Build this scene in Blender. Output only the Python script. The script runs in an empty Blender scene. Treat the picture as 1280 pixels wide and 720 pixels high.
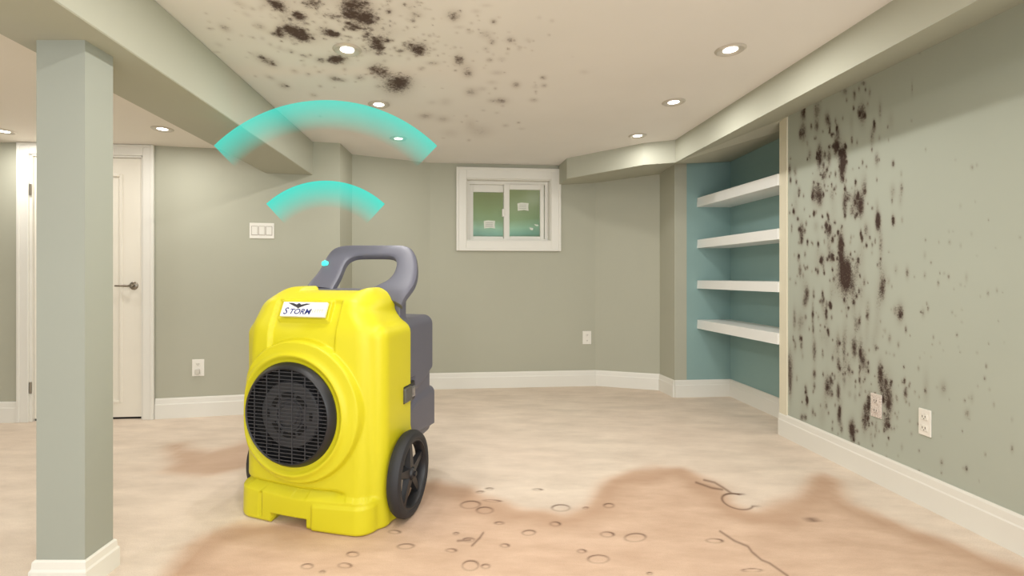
import bpy, bmesh, math, random
import numpy as np
from mathutils import Vector, Matrix
random.seed(4); rng = np.random.default_rng(7)
D = bpy.data; S = bpy.context.scene; COL = S.collection

# ------------------------------------------------------------------ camera
EYE = 1.15; F = 600.0; VX, VY = 578.0, 345.0      # level camera, focal length in pixels, vanishing point
cam = D.cameras.new('camera'); camo = D.objects.new('camera', cam); COL.objects.link(camo)
camo.location = (0, 0, EYE); camo.rotation_euler = (math.pi/2, 0, 0)
cam.sensor_width = 36; cam.lens = 36*F/1280; cam.shift_x = (640-VX)/1280; cam.shift_y = -(360-VY)/1280
cam.clip_start = .05; S.camera = camo

# ------------------------------------------------------------------ world, lights, exposure
w = D.worlds.new('world'); S.world = w; w.use_nodes = True
w.node_tree.nodes['Background'].inputs[0].default_value = (.90, .96, 1.0, 1)
w.node_tree.nodes['Background'].inputs[1].default_value = 1.3
S.view_settings.view_transform = 'Standard'; S.view_settings.look = 'None'
S.view_settings.exposure = 0.14; S.view_settings.gamma = 1; S.view_settings.use_curve_mapping = False
LAMP_W = 5.6; LAMP_COL = (1.0, .975, .935)

def area(name, loc, rot, size, power, col):
    l = D.lights.new(name, 'AREA'); l.shape = 'RECTANGLE'; l.size, l.size_y = size; l.energy = power; l.color = col
    o = D.objects.new(name, l); COL.objects.link(o); o.location = loc; o.rotation_euler = rot
    return o
# added cool fill light behind the camera; its source is unseen
area('cool_fill', (1.3, -2.2, 1.25), (math.pi/2, 0, math.radians(18)), (2.0, 2.0), 50, (.95, .98, 1.0))

# ------------------------------------------------------------------ materials
def srgb(c):
    return tuple((x/255/12.92 if x/255 <= .04045 else ((x/255+.055)/1.055)**2.4) for x in c) + (1,)
def nt(name):
    m = D.materials.new(name); m.use_nodes = True; t = m.node_tree
    b = t.nodes['Principled BSDF']
    return m, t, b
def N(t, kind, **kw):
    n = t.nodes.new(kind)
    for k, v in kw.items():
        if k.startswith('i_'): n.inputs[k[2:].replace('_', ' ')].default_value = v
        else: setattr(n, k, v)
    return n
def mathn(t, op, a, b=None, clamp=False):
    n = t.nodes.new('ShaderNodeMath'); n.operation = op; n.use_clamp = clamp
    for i, v in enumerate((a, b)):
        if v is None: continue
        if isinstance(v, (int, float)): n.inputs[i].default_value = v
        else: t.links.new(v, n.inputs[i])
    return n.outputs[0]
def mixc(t, fac, a, b):
    n = t.nodes.new('ShaderNodeMix'); n.data_type = 'RGBA'
    for s, v in ((0, fac), (6, a), (7, b)):
        if isinstance(v, (int, float, tuple)): n.inputs[s].default_value = v
        else: t.links.new(v, n.inputs[s])
    return n.outputs[2]
def noise(t, scale, detail=3, rough=.5, vec=None):
    n = N(t, 'ShaderNodeTexNoise'); n.inputs['Scale'].default_value = scale
    n.inputs['Detail'].default_value = detail; n.inputs['Roughness'].default_value = rough
    if vec is None:
        g = N(t, 'ShaderNodeTexCoord'); vec = g.outputs['Object']
    t.links.new(vec, n.inputs['Vector']); return n.outputs[0]
def mat(name, col, rough=.5, metal=0, var=.04, vscale=3, bump=0, bscale=200, spec=.5, coat=0):
    m, t, b = nt(name)
    c = srgb(col)
    dark = tuple(x*(1-var*2) for x in c[:3])+(1,); lite = tuple(min(1, x*(1+var)) for x in c[:3])+(1,)
    b.inputs['Roughness'].default_value = rough; b.inputs['Metallic'].default_value = metal
    b.inputs['Specular IOR Level'].default_value = spec; b.inputs['Coat Weight'].default_value = coat
    t.links.new(mixc(t, noise(t, vscale), dark, lite), b.inputs['Base Color'])
    if bump:
        bp = N(t, 'ShaderNodeBump'); bp.inputs['Strength'].default_value = bump; bp.inputs['Distance'].default_value = .002
        t.links.new(noise(t, bscale, 2), bp.inputs['Height']); t.links.new(bp.outputs[0], b.inputs['Normal'])
    return m
def emis(name, col, strength):
    m, t, b = nt(name); b.inputs['Base Color'].default_value = col
    b.inputs['Emission Color'].default_value = col; b.inputs['Emission Strength'].default_value = strength
    return m

def stained(name, base, dark, brown, rough, fine=70):
    m, t, b = nt(name); b.inputs['Roughness'].default_value = rough
    b.inputs['Specular IOR Level'].default_value = .2
    a = N(t, 'ShaderNodeAttribute', attribute_name='mould'); v = a.outputs['Fac']
    c = srgb(base); vary = mixc(t, noise(t, 1.6, 3), tuple(x*.93 for x in c[:3])+(1,), tuple(min(1, x*1.05) for x in c[:3])+(1,))
    n1 = noise(t, fine, 5, .7); n2 = noise(t, fine*.45, 3, .6)
    nn = mathn(t, 'ADD', mathn(t, 'MULTIPLY', n1, .72), mathn(t, 'MULTIPLY', n2, .28))
    nn = mathn(t, 'MULTIPLY', mathn(t, 'SUBTRACT', nn, .35), 2.9)
    core = mathn(t, 'MULTIPLY', mathn(t, 'SUBTRACT', v, mathn(t, 'ADD', nn, -.02)), 1.5, True)
    core = mathn(t, 'MULTIPLY', core, mathn(t, 'MULTIPLY', v, 2.2, True))
    halo = mathn(t, 'MULTIPLY', v, .55, True)
    x = mixc(t, halo, vary, srgb(brown)); x = mixc(t, mathn(t, 'MULTIPLY', core, .88), x, srgb(dark))
    t.links.new(x, b.inputs['Base Color']); return m

WALL = (180, 179, 162); TRIM = (232, 229, 220)
m_wall = mat('sage wall paint', WALL, .75, var=.02, vscale=1.5, spec=.2, bump=.08, bscale=120)
m_wallr = stained('mouldy sage wall paint', (178, 183, 170), (48, 28, 24), (116, 84, 66), .8, 140)
m_ceilm = stained('mouldy ceiling paint', (238, 234, 228), (62, 42, 36), (128, 98, 78), .8, 85)
m_ceil = mat('ceiling paint', (236, 230, 220), .8, var=.02, vscale=1.5, spec=.2)
m_beam = mat('sage beam paint', (182, 182, 166), .75, var=.02, vscale=1.5, spec=.2)
m_pillar = mat('pillar paint', (164, 167, 156), .75, var=.02, vscale=2, spec=.2)
m_blue = mat('teal niche paint', (146, 174, 171), .7, var=.03, vscale=2, spec=.2)
m_trim = mat('white trim paint', TRIM, .45, var=.015, vscale=4)
m_door = mat('white door paint', (236, 230, 216), .45, var=.015, vscale=4)
m_shelf = mat('white shelf lacquer', (240, 240, 236), .4, var=.01)
m_plate = mat('white plastic', (236, 232, 222), .35, var=.01)
m_slot = mat('dark slot', (70, 66, 60), .6)
m_chrome = mat('satin nickel', (150, 142, 130), .3, metal=.9)
m_gap = mat('shadow gap', (30, 26, 22), .9)
m_lens = emis('downlight lens', (1, .95, .86, 1), 9)
m_cantrim = mat('downlight trim', (206, 198, 186), .35, metal=.3)
m_yel = mat('yellow plastic', (216, 206, 34), .42, var=.015, vscale=5, bump=.12, bscale=420, spec=.4)
m_grey = mat('grey plastic', (98, 98, 111), .45, var=.02, vscale=6, bump=.1, bscale=400)
m_blk = mat('black plastic', (34, 34, 37), .42, var=.03)
m_tyre = mat('black rubber', (40, 41, 45), .6, var=.04, bump=.15, bscale=160)
m_wire = mat('charcoal grille wire', (62, 62, 66), .45)
m_fan = mat('charcoal fan', (58, 58, 61), .55)
m_dark = mat('fan cavity', (12, 12, 13), .8)
m_white = mat('white label', (246, 246, 240), .35, var=.005)
m_navy = mat('navy ink', (44, 56, 130), .4)
m_ink = mat('dark ink', (52, 50, 58), .4)
m_pale = mat('pale yellow ink', (196, 196, 172), .4)
m_led = emis('teal indicator', srgb((60, 240, 215)), 1.3)
m_paper = mat('white sticker paper', (225, 226, 214), .6, var=.05, vscale=40)

def carpet():
    m, t, b = nt('carpet'); b.inputs['Roughness'].default_value = .95; b.inputs['Specular IOR Level'].default_value = .1
    wet = N(t, 'ShaderNodeAttribute', attribute_name='wet').outputs['Fac']
    edge = N(t, 'ShaderNodeAttribute', attribute_name='edge').outputs['Fac']
    mark = N(t, 'ShaderNodeAttribute', attribute_name='mark').outputs['Fac']
    g = N(t, 'ShaderNodeTexCoord').outputs['Object']
    mp = N(t, 'ShaderNodeMapping'); mp.inputs['Scale'].default_value = (.8, 2.2, 1); mp.inputs['Rotation'].default_value = (0, 0, .3)
    t.links.new(g, mp.inputs[0])
    n = noise(t, 3.2, 5, .65, mp.outputs[0])
    base = mixc(t, mathn(t, 'MULTIPLY', mathn(t, 'SUBTRACT', n, .32), 2.6, True), srgb((208, 196, 180)), srgb((238, 226, 209)))
    pink = mixc(t, mathn(t, 'MULTIPLY', noise(t, .9, 2), .45), base, srgb((236, 208, 190)))
    wn = noise(t, 5, 4, .6, mp.outputs[0])
    wc = mixc(t, mathn(t, 'MULTIPLY', mathn(t, 'SUBTRACT', wn, .3), 2.2, True), srgb((200, 169, 145)), srgb((224, 195, 171)))
    wc = mixc(t, mathn(t, 'MULTIPLY', edge, .6, True), wc, srgb((184, 150, 124)))
    x = mixc(t, wet, pink, wc)
    sp = noise(t, 260, 2, .6)
    x = mixc(t, mathn(t, 'MULTIPLY', mathn(t, 'SUBTRACT', sp, .45), 1.2, True), x, srgb((176, 150, 128)))
    x = mixc(t, mathn(t, 'MULTIPLY', mark, 1.15, True), x, srgb((104, 78, 64)))
    t.links.new(x, b.inputs['Base Color'])
    bp = N(t, 'ShaderNodeBump'); bp.inputs['Strength'].default_value = .35; bp.inputs['Distance'].default_value = .004
    t.links.new(noise(t, 180, 3), bp.inputs['Height']); t.links.new(bp.outputs[0], b.inputs['Normal'])
    return m
m_carpet = carpet()

# ------------------------------------------------------------------ helpers
def link(name, me, m, parent=None, kind=None):
    o = D.objects.new(name, me); COL.objects.link(o)
    if m is not None: me.materials.append(m)
    if parent is not None: o.parent = parent
    if kind: o['kind'] = kind
    return o
def bmo(name, bm, m, parent=None, kind=None, smooth=False):
    bmesh.ops.recalc_face_normals(bm, faces=bm.faces)
    me = D.meshes.new(name); bm.to_mesh(me); bm.free()
    if smooth:
        me.polygons.foreach_set('use_smooth', [True]*len(me.polygons))
        try: me.set_sharp_from_angle(angle=math.radians(40))
        except Exception: pass
    return link(name, me, m, parent, kind)
def thing(name, label, cat, loc=(0, 0, 0), rz=0, group=None):
    o = D.objects.new(name, None); COL.objects.link(o); o.empty_display_size = .1
    o.location = loc; o.rotation_euler = (0, 0, rz); o['label'] = label; o['category'] = cat
    if group: o['group'] = group
    return o
def box(bm, lo, hi, bevel=0, seg=2, mtx=None):
    vs = [bm.verts.new((x, y, z)) for x in (lo[0], hi[0]) for y in (lo[1], hi[1]) for z in (lo[2], hi[2])]
    fs = [bm.faces.new([vs[i] for i in q]) for q in ((0, 1, 3, 2), (4, 6, 7, 5), (0, 4, 5, 1), (2, 3, 7, 6), (0, 2, 6, 4), (1, 5, 7, 3))]
    if mtx is not None: bmesh.ops.transform(bm, matrix=mtx, verts=vs)
    if bevel:
        es = list({e for f in fs for e in f.edges})
        bmesh.ops.bevel(bm, geom=es, offset=bevel, segments=seg, profile=.5, affect='EDGES')
def prism(bm, poly, z0, z1):
    """plan polygon extruded; z0, z1 numbers or per-vertex lists"""
    n = len(poly); z0 = z0 if isinstance(z0, list) else [z0]*n; z1 = z1 if isinstance(z1, list) else [z1]*n
    a = [bm.verts.new((p[0], p[1], z0[i])) for i, p in enumerate(poly)]
    b = [bm.verts.new((p[0], p[1], z1[i])) for i, p in enumerate(poly)]
    for i in range(n):
        j = (i+1) % n; bm.faces.new((a[i], a[j], b[j], b[i]))
    fa = bm.faces.new(a); fb = bm.faces.new(b)
    bmesh.ops.triangulate(bm, faces=[fa, fb])
def lathe(bm, prof, seg=48, mtx=None, closed=False):
    """profile of (r, h) turned round the z axis"""
    rings = []
    for r, h in prof:
        if r < 1e-6: rings.append([bm.verts.new((0, 0, h))])
        else: rings.append([bm.verts.new((r*math.cos(2*math.pi*i/seg), r*math.sin(2*math.pi*i/seg), h)) for i in range(seg)])
    pairs = list(zip(rings, rings[1:])) + ([(rings[-1], rings[0])] if closed else [])
    for A, B in pairs:
        for i in range(seg):
            j = (i+1) % seg
            if len(A) == 1 and len(B) == 1: continue
            if len(A) == 1: bm.faces.new((A[0], B[i], B[j]))
            elif len(B) == 1: bm.faces.new((A[i], B[0], A[j]))
            else: bm.faces.new((A[i], B[i], B[j], A[j]))
    if mtx is not None: bmesh.ops.transform(bm, matrix=mtx, verts=[v for R in rings for v in R])
def tube(bm, a, b, r, seg=8):
    a, b = Vector(a), Vector(b); d = b-a; q = d.to_track_quat('Z', 'Y').to_matrix().to_4x4()
    lathe(bm, [(0, 0), (r, 0), (r, d.length), (0, d.length)], seg, Matrix.Translation(a) @ q)

def px_arr(P):
    Y = np.maximum(P[:, 1], .05)
    return VX+F*P[:, 0]/Y, VY-F*(P[:, 2]-EYE)/Y
def grid_mesh(name, us, vs, fn):
    U, V = np.meshgrid(us, vs); P = fn(U.ravel(), V.ravel()); nu, nv = len(us), len(vs)
    idx = np.arange(nu*nv).reshape(nv, nu)
    F4 = np.stack([idx[:-1, :-1], idx[:-1, 1:], idx[1:, 1:], idx[1:, :-1]], -1).reshape(-1, 4)
    me = D.meshes.new(name); me.vertices.add(len(P)); me.vertices.foreach_set('co', P.astype(np.float32).ravel())
    me.loops.add(F4.size); me.loops.foreach_set('vertex_index', F4.ravel().astype(np.int32))
    me.polygons.add(len(F4)); me.polygons.foreach_set('loop_start', (np.arange(len(F4))*4).astype(np.int32))
    me.update(calc_edges=True); me.validate()
    return me, P
def fattr(me, name, v):
    a = me.attributes.new(name, 'FLOAT', 'POINT'); a.data.foreach_set('value', v.astype(np.float32))
def nonuni(a, b, fine, lo, hi, coarse):
    L = list(np.arange(a, lo, coarse)) + list(np.arange(lo, hi, fine)) + list(np.arange(hi, b, coarse)) + [b]
    return np.array(sorted(set(np.round(L, 5))))

# ------------------------------------------------------------------ setting: plan of the walls (metres, camera over the origin)
H = 2.3; HL = 2.2
NEAR = -2.6
A0 = (-4.9, 3.70); DL = (-3.41, 3.785); DR = (-2.555, 3.850); A3 = (-1.06, 4.157)
A4 = (-1.044, 4.54); A5 = (-.33, 4.88); B1 = (1.397, 5.04); B2 = (1.99, 4.84); B3 = (2.01, 4.55)
N1 = (2.57, 4.60); N2 = (2.57, 3.47); RX = 2.31; RE = 3.485

def wallseg(bm, a, b, z0, z1, th=.12, ext=(0, 0)):
    a, b = Vector(a), Vector(b); d = (b-a).normalized(); n = Vector((-d.y, d.x))   # outward = left of travel
    poly = [a, b, b+n*th+d*ext[1], a+n*th-d*ext[0]]
    prism(bm, [tuple(p) for p in poly], z0, z1)

# left wall (with the doorway), the jog and the angled wall
bm = bmesh.new()
wallseg(bm, A0, DL, 0, H); wallseg(bm, DR, A3, 0, H)
wallseg(bm, DL, DR, 2.115, H)
bmo('wall_left', bm, m_wall, kind='structure')
bm = bmesh.new(); wallseg(bm, A3, A4, 0, H); wallseg(bm, A4, A5, 0, H, ext=(0, .05))
bmo('wall_back_left', bm, m_wall, kind='structure')
# back wall with the window opening
d = (Vector(B1)-Vector(A5)).normalized(); WL = (Vector(B1)-Vector(A5)).length
def onback(s, off=0):           # s metres along the back wall, off metres into the room
    return Vector(A5)+d*s+Vector((d.y, -d.x))*off
tw = (635.75-VX)/F              # where the window's middle stands
sw = (tw*A5[1]-A5[0])/(d.x-tw*d.y); wc = onback(sw); PXM = wc.y/F
def wx(px): return (px-635.75)*PXM
def wz(py): return EYE+(VY-py)*PXM
ox0, ox1, oz0, oz1 = wx(582.5), wx(689.5), wz(301), wz(224)
bm = bmesh.new()
for s0, s1, z0, z1 in ((0, sw+ox0, 0, H), (sw+ox1, WL, 0, H), (sw+ox0, sw+ox1, 0, oz0), (sw+ox0, sw+ox1, oz1, H)):
    wallseg(bm, onback(s0), onback(s1), z0, z1, .16)
bmo('wall_back', bm, m_wall, kind='structure')
bm = bmesh.new(); wallseg(bm, B1, B2, 0, H, ext=(.03, .0)); wallseg(bm, B2, B3, 0, H)
bmo('wall_back_right', bm, m_wall, kind='structure')
bm = bmesh.new(); wallseg(bm, (2.02, 4.551), N1, 0, H, .12, ext=(0, .12)); wallseg(bm, N1, (2.57, 3.30), 0, H)
bmo('wall_niche', bm, m_blue, kind='structure')
# right wall: room face carries the mould
ys = nonuni(NEAR, RE-.082, .0055, 1.75, RE-.082, .25); zs = nonuni(0, H, .0062, .10, 2.29, .05)
meR, PR = grid_mesh('wall_right', ys, zs, lambda u, v: np.stack([np.full_like(u, RX), u, v], 1))
BLW = [  # px, py, rx, ry, strength on the right wall
(1004,142,3,5,.9),(1004,165,4,9,.8),(1000,168,1.5,4,.6),(1020,138,3,9,.6),(1021,158,3,5,.7),(1034,148,3,6,.8),(1037,156,2.5,5,.5),(1012,193,2,5,.6),(1024,196,3,12,.85),
(1037,198,2,7,.6),(1047,176,4,14,.7),(1044,185,2,6,.8),(1054,195,4,10,.9),(1053,210,4,8,.85),(1052,222,3,6,.5),(1030,219,3,4,.6),(1024,243,5,10,.85),(1016,243,2,6,.7),
(1040,243,3,6,.45),(1056,256,3,8,.85),(1076,259,3.5,9,.95),(1068,256,5,8,.5),(1078,142,4,10,.85),(1073,140,2,5,.5),(1093,158,2,5,.85),(1090,172,2.5,8,.55),(1100,138,2,8,.5),
(1068,119,2,5,.7),(1056,114,3,4,.6),(1079,104,3,2,.7),(1087,116,1.5,4,.6),(1096,199,2.5,6,.7),(1098,274,2.5,6,.9),(1117,204,1.5,3,.6),(1116,239,3,6,.5),(1127,235,2,5,.6),
(1116,275,1.5,5,.7),(987,212,1.8,5,.8),(994,215,1.8,4,.7),(999,239,1.8,4,.8),(992,265,1.5,3,.8),(987,266,1.3,2,.6),(1060,245,6,5,.5),(1065,265,3,4,.5),
(1002,290,3,9,.9),(998,322,1.8,4,.7),(1000,338,2,6,.8),(1028,325,3,6,.7),(1034,285,3,6,.85),(1040,321,3,5,.65),(1051,304,4,12,.75),(1057,342,6,14,1.05),(1056,352,9,16,.55),
(1044,350,4,20,.2),(1082,287,2,6,.65),(1097,278,3,8,.95),(1101,305,2.5,12,.6),(1103,362,3,10,.7),(1111,352,1.8,4,.4),(1120,337,2,4,.4),(1009,367,2.5,6,.8),(1006,378,3,5,.7),
(1016,395,1.7,14,.65),(993,396,1.8,8,.6),(1001,402,5,9,.5),(1028,375,2,8,.55),(1033,391,2,7,.45),(1085,388,3,10,.45),(1081,350,2,4,.35),(1075,400,2,7,.4),(1125,391,4,8,.95),
(1118,388,2,4,.5),(1112,423,2,4,.6),(1123,431,1.5,3,.6),(1068,435,3,9,1.0),(994,432,1.7,5,.6),(1002,432,1.7,5,.6),(1096,412,4,10,.25),(1020,283,3,5,.4),
(1079,451,4,9,.8),(1048,455,2,5,.7),(987,460,4,16,.8),(988,485,2,12,.5),(1018,467,2,4,.8),(1018,440,2,10,.5),(1034,480,3,9,.7),(1038,488,3,8,.5),(1048,490,2,7,.9),
(1008,490,1.7,6,.6),(1018,483,1.5,3,.6),(1100,466,3,10,.9),(1106,486,7,16,.7),(1112,505,4,12,.75),(1108,530,4,7,.85),(1086,506,3,9,.95),(1081,525,4,11,.9),(1049,519,2.5,8,1),
(1052,536,2,5,.6),(1066,540,3.5,10,1),(1063,533,3,6,.6),(1095,534,2,8,.5),(1089,545,2,6,.4),(1009,505,1.6,4,.6),(1016,515,1.6,4,.7),(1002,522,2,3,.7),(1007,522,2,3,.7),
(1069,497,2,4,.4),(1062,493,2,3,.4),(1055,440,2,9,.4),(1085,462,3,6,.4),(1134,341,2,5,.7),(1156,344,1.5,3,.5),(1156,319,1.5,3,.4),(1154,391,2,4,.5),(1132,492,2.5,4.5,.95),
(1179,485,4,6,.5),(1209,517,3,4,.6),(1231,473,1.5,2,.7),(1265,561,1.8,3.5,.6),(1208,586,2,3,.7),(1177,578,2,3,.6),(1215,209,1.8,2.2,.6),(1116,205,1.5,3,.6),(1117,276,2,4,.8),
(1187,303,1.5,2,.5),(1208,347,1.5,4,.4),(1215,498,2,4,.4),(1140,110,1,6,.45),(1155,533,2.5,2.5,.5),(1161,537,2,2,.4)]
def speckle(n, cx, cy, sx, sy, r, s, asp, xmin=-1e9):
    out = []
    while len(out) < n:
        x = rng.normal(cx, sx); y = rng.normal(cy, sy)
        if x < xmin: continue
        k = rng.uniform(*r); out.append((x, y, k, k*asp*rng.uniform(.7, 1.5), rng.uniform(*s)))
    return out
BLW += speckle(320, 1042, 310, 36, 130, (.7, 1.5), (.45, .9), 1.7, 986)
BLW += speckle(60, 1105, 505, 28, 30, (.7, 1.4), (.4, .8), 1.6, 986)
BLW += speckle(90, 1190, 430, 45, 110, (.6, 1.3), (.35, .75), 1.5, 1100)
BLW += speckle(80, 1050, 380, 38, 120, (2, 4), (.18, .36), 3, 986)
def evalb(P, BL, tilt=None, seed=0):
    x, y = px_arr(P); v = np.zeros(len(P)); r_ = np.random.default_rng(seed)
    jx = r_.normal(0, .0, len(P))
    for b in BL:
        bx, by, rx, ry, s = b[:5]; R = 3*max(rx, ry)+2
        k = np.nonzero((abs(x-bx) < R) & (abs(y-by) < R))[0]
        if not len(k): continue
        dx = x[k]-bx; dy = y[k]-by; a = tilt(bx, by) if tilt else 0
        rx, ry = (rx*1.15, ry*1.15) if tilt else (rx, ry*1.3); u = dx*math.cos(a)+dy*math.sin(a); q = -dx*math.sin(a)+dy*math.cos(a)
        v[k] = np.maximum(v[k], 0)+s*np.exp(-((u/rx)**2+(q/ry)**2)*.75)*(1 if True else 0)
    return np.clip(v*(.90 if tilt else 1.08), 0, 1.2)
fattr(meR, 'mould', evalb(PR, BLW))
wr = link('wall_right', meR, m_wallr, kind='structure')
bm = bmesh.new(); prism(bm, [(RX+.004, NEAR), (RX+.12, NEAR), (RX+.12, 3.26), (RX+.004, 3.402)], 0, H)
prism(bm, [(RX+.0, RE-.082), (RX+.0, RE), (2.62, RE), (2.62, RE-.082)], 0, H)
bmo('wall_right_core', bm, m_wall, kind='structure')
# pale corner board at the end of the right wall
bm = bmesh.new(); box(bm, (RX-.008, RE-.080, .15), (RX+.012, RE+.004, 2.288), .003, 1)
m_board = mat('cream corner board', (226, 219, 196), .5, var=.01)
bmo('trim_1', bm, m_board, kind='structure')

# ceilings
BLC = [
(281,35,6,3,.7),(274,56,4,1.8,.35),(300,5,8,3,.4),(316,11,2.5,1.5,.6),(308,18,5,2,.3),(326,10,3,3,.35),(340,3,9,5,1.0),(350,9,6,4,.6),(325,33,6,3,.6),(348,38,4,4,.9),
(350,44,7,3,.85),(340,42,4,2,.5),(375,21,7,4,1),(371,17,3,2,.8),(372,41,10,5,1.05),(362,37,7,4,.7),(378,47,7,4,.85),(388,47,10,5,.4),(388,5,9,5,.8),(395,3,8,3,.5),
(415,20,9,3,.5),(417,43,5,3,.6),(408,40,8,5,.3),(328,73,8,4,.75),(340,79,7,4,.65),(381,70,5,2,.6),(400,75,5,3,.75),(418,74,5,4,.8),(368,89,4,2,.45),(385,93,3,2,.4),
(338,97,5,2,.5),(355,107,6,3,.65),(417,98,5,3,.75),(328,48,2,1.5,.5),(365,51,2,1.5,.5),(392,119,4,2,.5),(364,63,5,1.5,.35),(355,24,3,6,.25),(352,62,10,1.5,.25),
(445,5,10,8,1.05),(432,8,7,6,.55),(460,10,9,8,.45),(434,18,5,3,.8),(446,20,8,3,1),(462,24,8,6,.5),(445,28,13,7,.5),(441,36,6,2.5,.8),(436,30,5,2,.5),
(486,14,3,3,.8),(486,1,3,2,.7),(516,26,2.5,2,.8),(520,19,6,3,.4),(567,19,7,5,.75),(567,24,3,3,.4),(458,44,4,4,.8),(470,56,7,6,1),(476,61,4,3,.7),(474,67,4,1.7,.7),
(485,51,3,2,.8),(476,50,9,4,.35),(418,43,7,3,.8),(407,40,6,4,.3),(500,64,4,2,.8),(508,58,7,4,.4),(523,63,7,4,1),(518,56,7,5,.45),(530,57,5,5,.45),(526,68,4,2,.5),
(421,75,9,4,.95),(430,73,5,2,.55),(574,75,5,5,1),(541,79,6,2,.6),(526,86,3,2,.55),(471,86,8,6,.8),(480,92,8,5,.6),(464,86,4,2,.5),(498,105,13,9,.85),(490,108,14,8,.4),
(505,100,9,6,.45),(427,100,5,2,.7),(450,97,5,3,.65),(472,108,2.5,1.5,.4),(455,64,7,3,.4),
(617,27,3,2.5,.85),(607,43,6,4,.45),(615,52,4,3,.55),(638,50,4,3,.75),(607,61,3,2,.4),(612,75,3,2,.75),(587,40,3,2,.4),(574,34,5,1.5,.35),(595,14,4,2,.35),(608,7,5,1.5,.3),
(649,61,2,2,.35),(634,67,2,1.5,.3),(627,74,4,2,.35),(584,88,6,6,.5),(586,93,4,3,.5),(622,91,6,2,.4),(615,103,5,2,.3),(645,106,4,3,.75),(679,97,3,2,.75),(680,107,3,2,.6),
(669,109,3,1.5,.35),(690,26,2,1.5,.4),(660,50,3,2,.25),(589,115,6,4,.65),(603,111,4,2,.35),(730,90,4,2,.25),(674,22,2,1.5,.3),
(626,126,6,3,.8),(614,126,4,2,.4),(667,125,4,2,.55),(532,145,7,3,.6),(554,149,6,3,.5),(557,127,6,4,.3),(588,155,5,5,.28),(600,164,11,6,.38),(563,166,8,4,.25),(632,157,3,1.5,.45),
(604,138,2,1,.4),(621,141,2,1,.35),(652,161,3,1,.3),(483,130,4,3,.5),(540,128,4,2,.25)]
BLC += speckle(300, 430, 35, 80, 35, (.9, 2.2), (.3, .7), .6)
BLC += speckle(90, 580, 70, 60, 45, (.8, 1.8), (.25, .6), .6)
BLC += speckle(26, 440, 25, 60, 22, (8, 14), (.12, .22), .5)
xs = nonuni(-1.66, 2.7, .0085, -1.25, .75, .15); ys = nonuni(NEAR, 5.06, .010, 1.9, 4.2, .15)
meC, PC = grid_mesh('ceiling', xs, ys, lambda u, v: np.stack([u, v, np.full_like(u, H)], 1))
fattr(meC, 'mould', evalb(PC, BLC, tilt=lambda x, y: .42*max(0, min(1, (470-x)/150))))
ce = link('ceiling', meC, m_ceilm, kind='structure')
bm = bmesh.new(); prism(bm, [(-5, NEAR), (2.75, NEAR), (2.75, 5.14), (1.5, 5.14), (-.35, 4.97), (-5, 4.6)], H+.002, H+.08); bmo('ceiling_slab', bm, m_ceil, kind='structure')
bm = bmesh.new(); box(bm, (-5, NEAR, HL), (-1.64, 4.15, H)); bmo('ceiling_left', bm, m_ceil, kind='structure')
# left beam
bm = bmesh.new(); box(bm, (-1.655, NEAR, 2.015), (-1.28, 4.12, H), .004, 1); bmo('ceiling_beam', bm, m_beam, kind='structure')
# right bulkhead
bm = bmesh.new()
I = [(1.785, NEAR), (1.80, 4.06), (1.566, 4.157), (1.02, 4.69), (1.0, 5.06)]
W_ = [(1.397, 5.06), (2.0, 4.86), (2.03, 4.56), (2.60, 4.62), (2.60, 3.45), (RX+.02, 3.40), (RX+.02, NEAR)]
ZI = [2.11, 2.11, 2.112, 2.10, 2.10]; ZW = [2.13, 2.18, 2.215, 2.25, 2.285, 2.288, 2.262]
prism_pts = I+W_; zl = ZI+ZW
# faces by hand so that the soffit slopes cleanly
lo = [bm.verts.new((p[0], p[1], z)) for p, z in zip(prism_pts, zl)]
up = [bm.verts.new((p[0], p[1], H+.001)) for p in prism_pts]
n = len(lo)
for i in range(n): bm.faces.new((lo[i], lo[(i+1) % n], up[(i+1) % n], up[i]))
for t_ in ((0, 1, 10, 11), (1, 9, 10), (1, 8, 9), (1, 7, 8), (1, 2, 7), (2, 6, 7), (2, 5, 6), (2, 3, 5), (3, 4, 5)): bm.faces.new([lo[i] for i in t_])
bmo('ceiling_bulkhead', bm, m_beam, kind='structure')

# ------------------------------------------------------------------ carpet floor
def inpoly(px, py, poly):
    c = np.zeros(len(px), bool); n = len(poly)
    for i in range(n):
        x1, y1 = poly[i]; x2, y2 = poly[(i+1) % n]
        k = ((y1 > py) != (y2 > py)) & (px < (x2-x1)*(py-y1)/(y2-y1+1e-12)+x1); c ^= k
    return c
def distpoly(X, Y, poly):
    dd = np.full(len(X), 9.0)
    for i in range(len(poly)):
        x1, y1 = poly[i]; x2, y2 = poly[(i+1) % len(poly)]
        L = (x2-x1)**2+(y2-y1)**2+1e-12; t = np.clip(((X-x1)*(x2-x1)+(Y-y1)*(y2-y1))/L, 0, 1)
        dd = np.minimum(dd, np.hypot(X-x1-t*(x2-x1), Y-y1-t*(y2-y1)))
    return dd
def fl(p): Y = EYE*F/(p[1]-VY); return ((p[0]-VX)/F*Y, Y)
def sm(x): x = np.clip(x, 0, 1); return x*x*(3-2*x)
ST1 = [(175,745),(205,705),(232,682),(265,667),(300,656),(360,650),(430,640),(480,618),(520,602),(545,600),(565,604),(590,612),(625,628),(660,638),(700,640),(728,628),(745,612),(762,597),(785,587),(820,582),
(852,586),(880,596),(905,612),(922,628),(945,637),(970,633),(988,622),(996,607),(1010,597),(1030,594),(1048,600),(1060,615),(1075,630),(1105,644),(1150,660),(1200,679),(1250,697),(1300,716),(1360,760),(1300,1000),(100,1000)]
ST2 = [(196,590),(212,578),(204,565),(208,553),(232,553),(242,562),(262,565),(290,558),(312,550),(350,540),(400,545),(400,575),(340,577),(300,586),(262,593),(225,596)]
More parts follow.
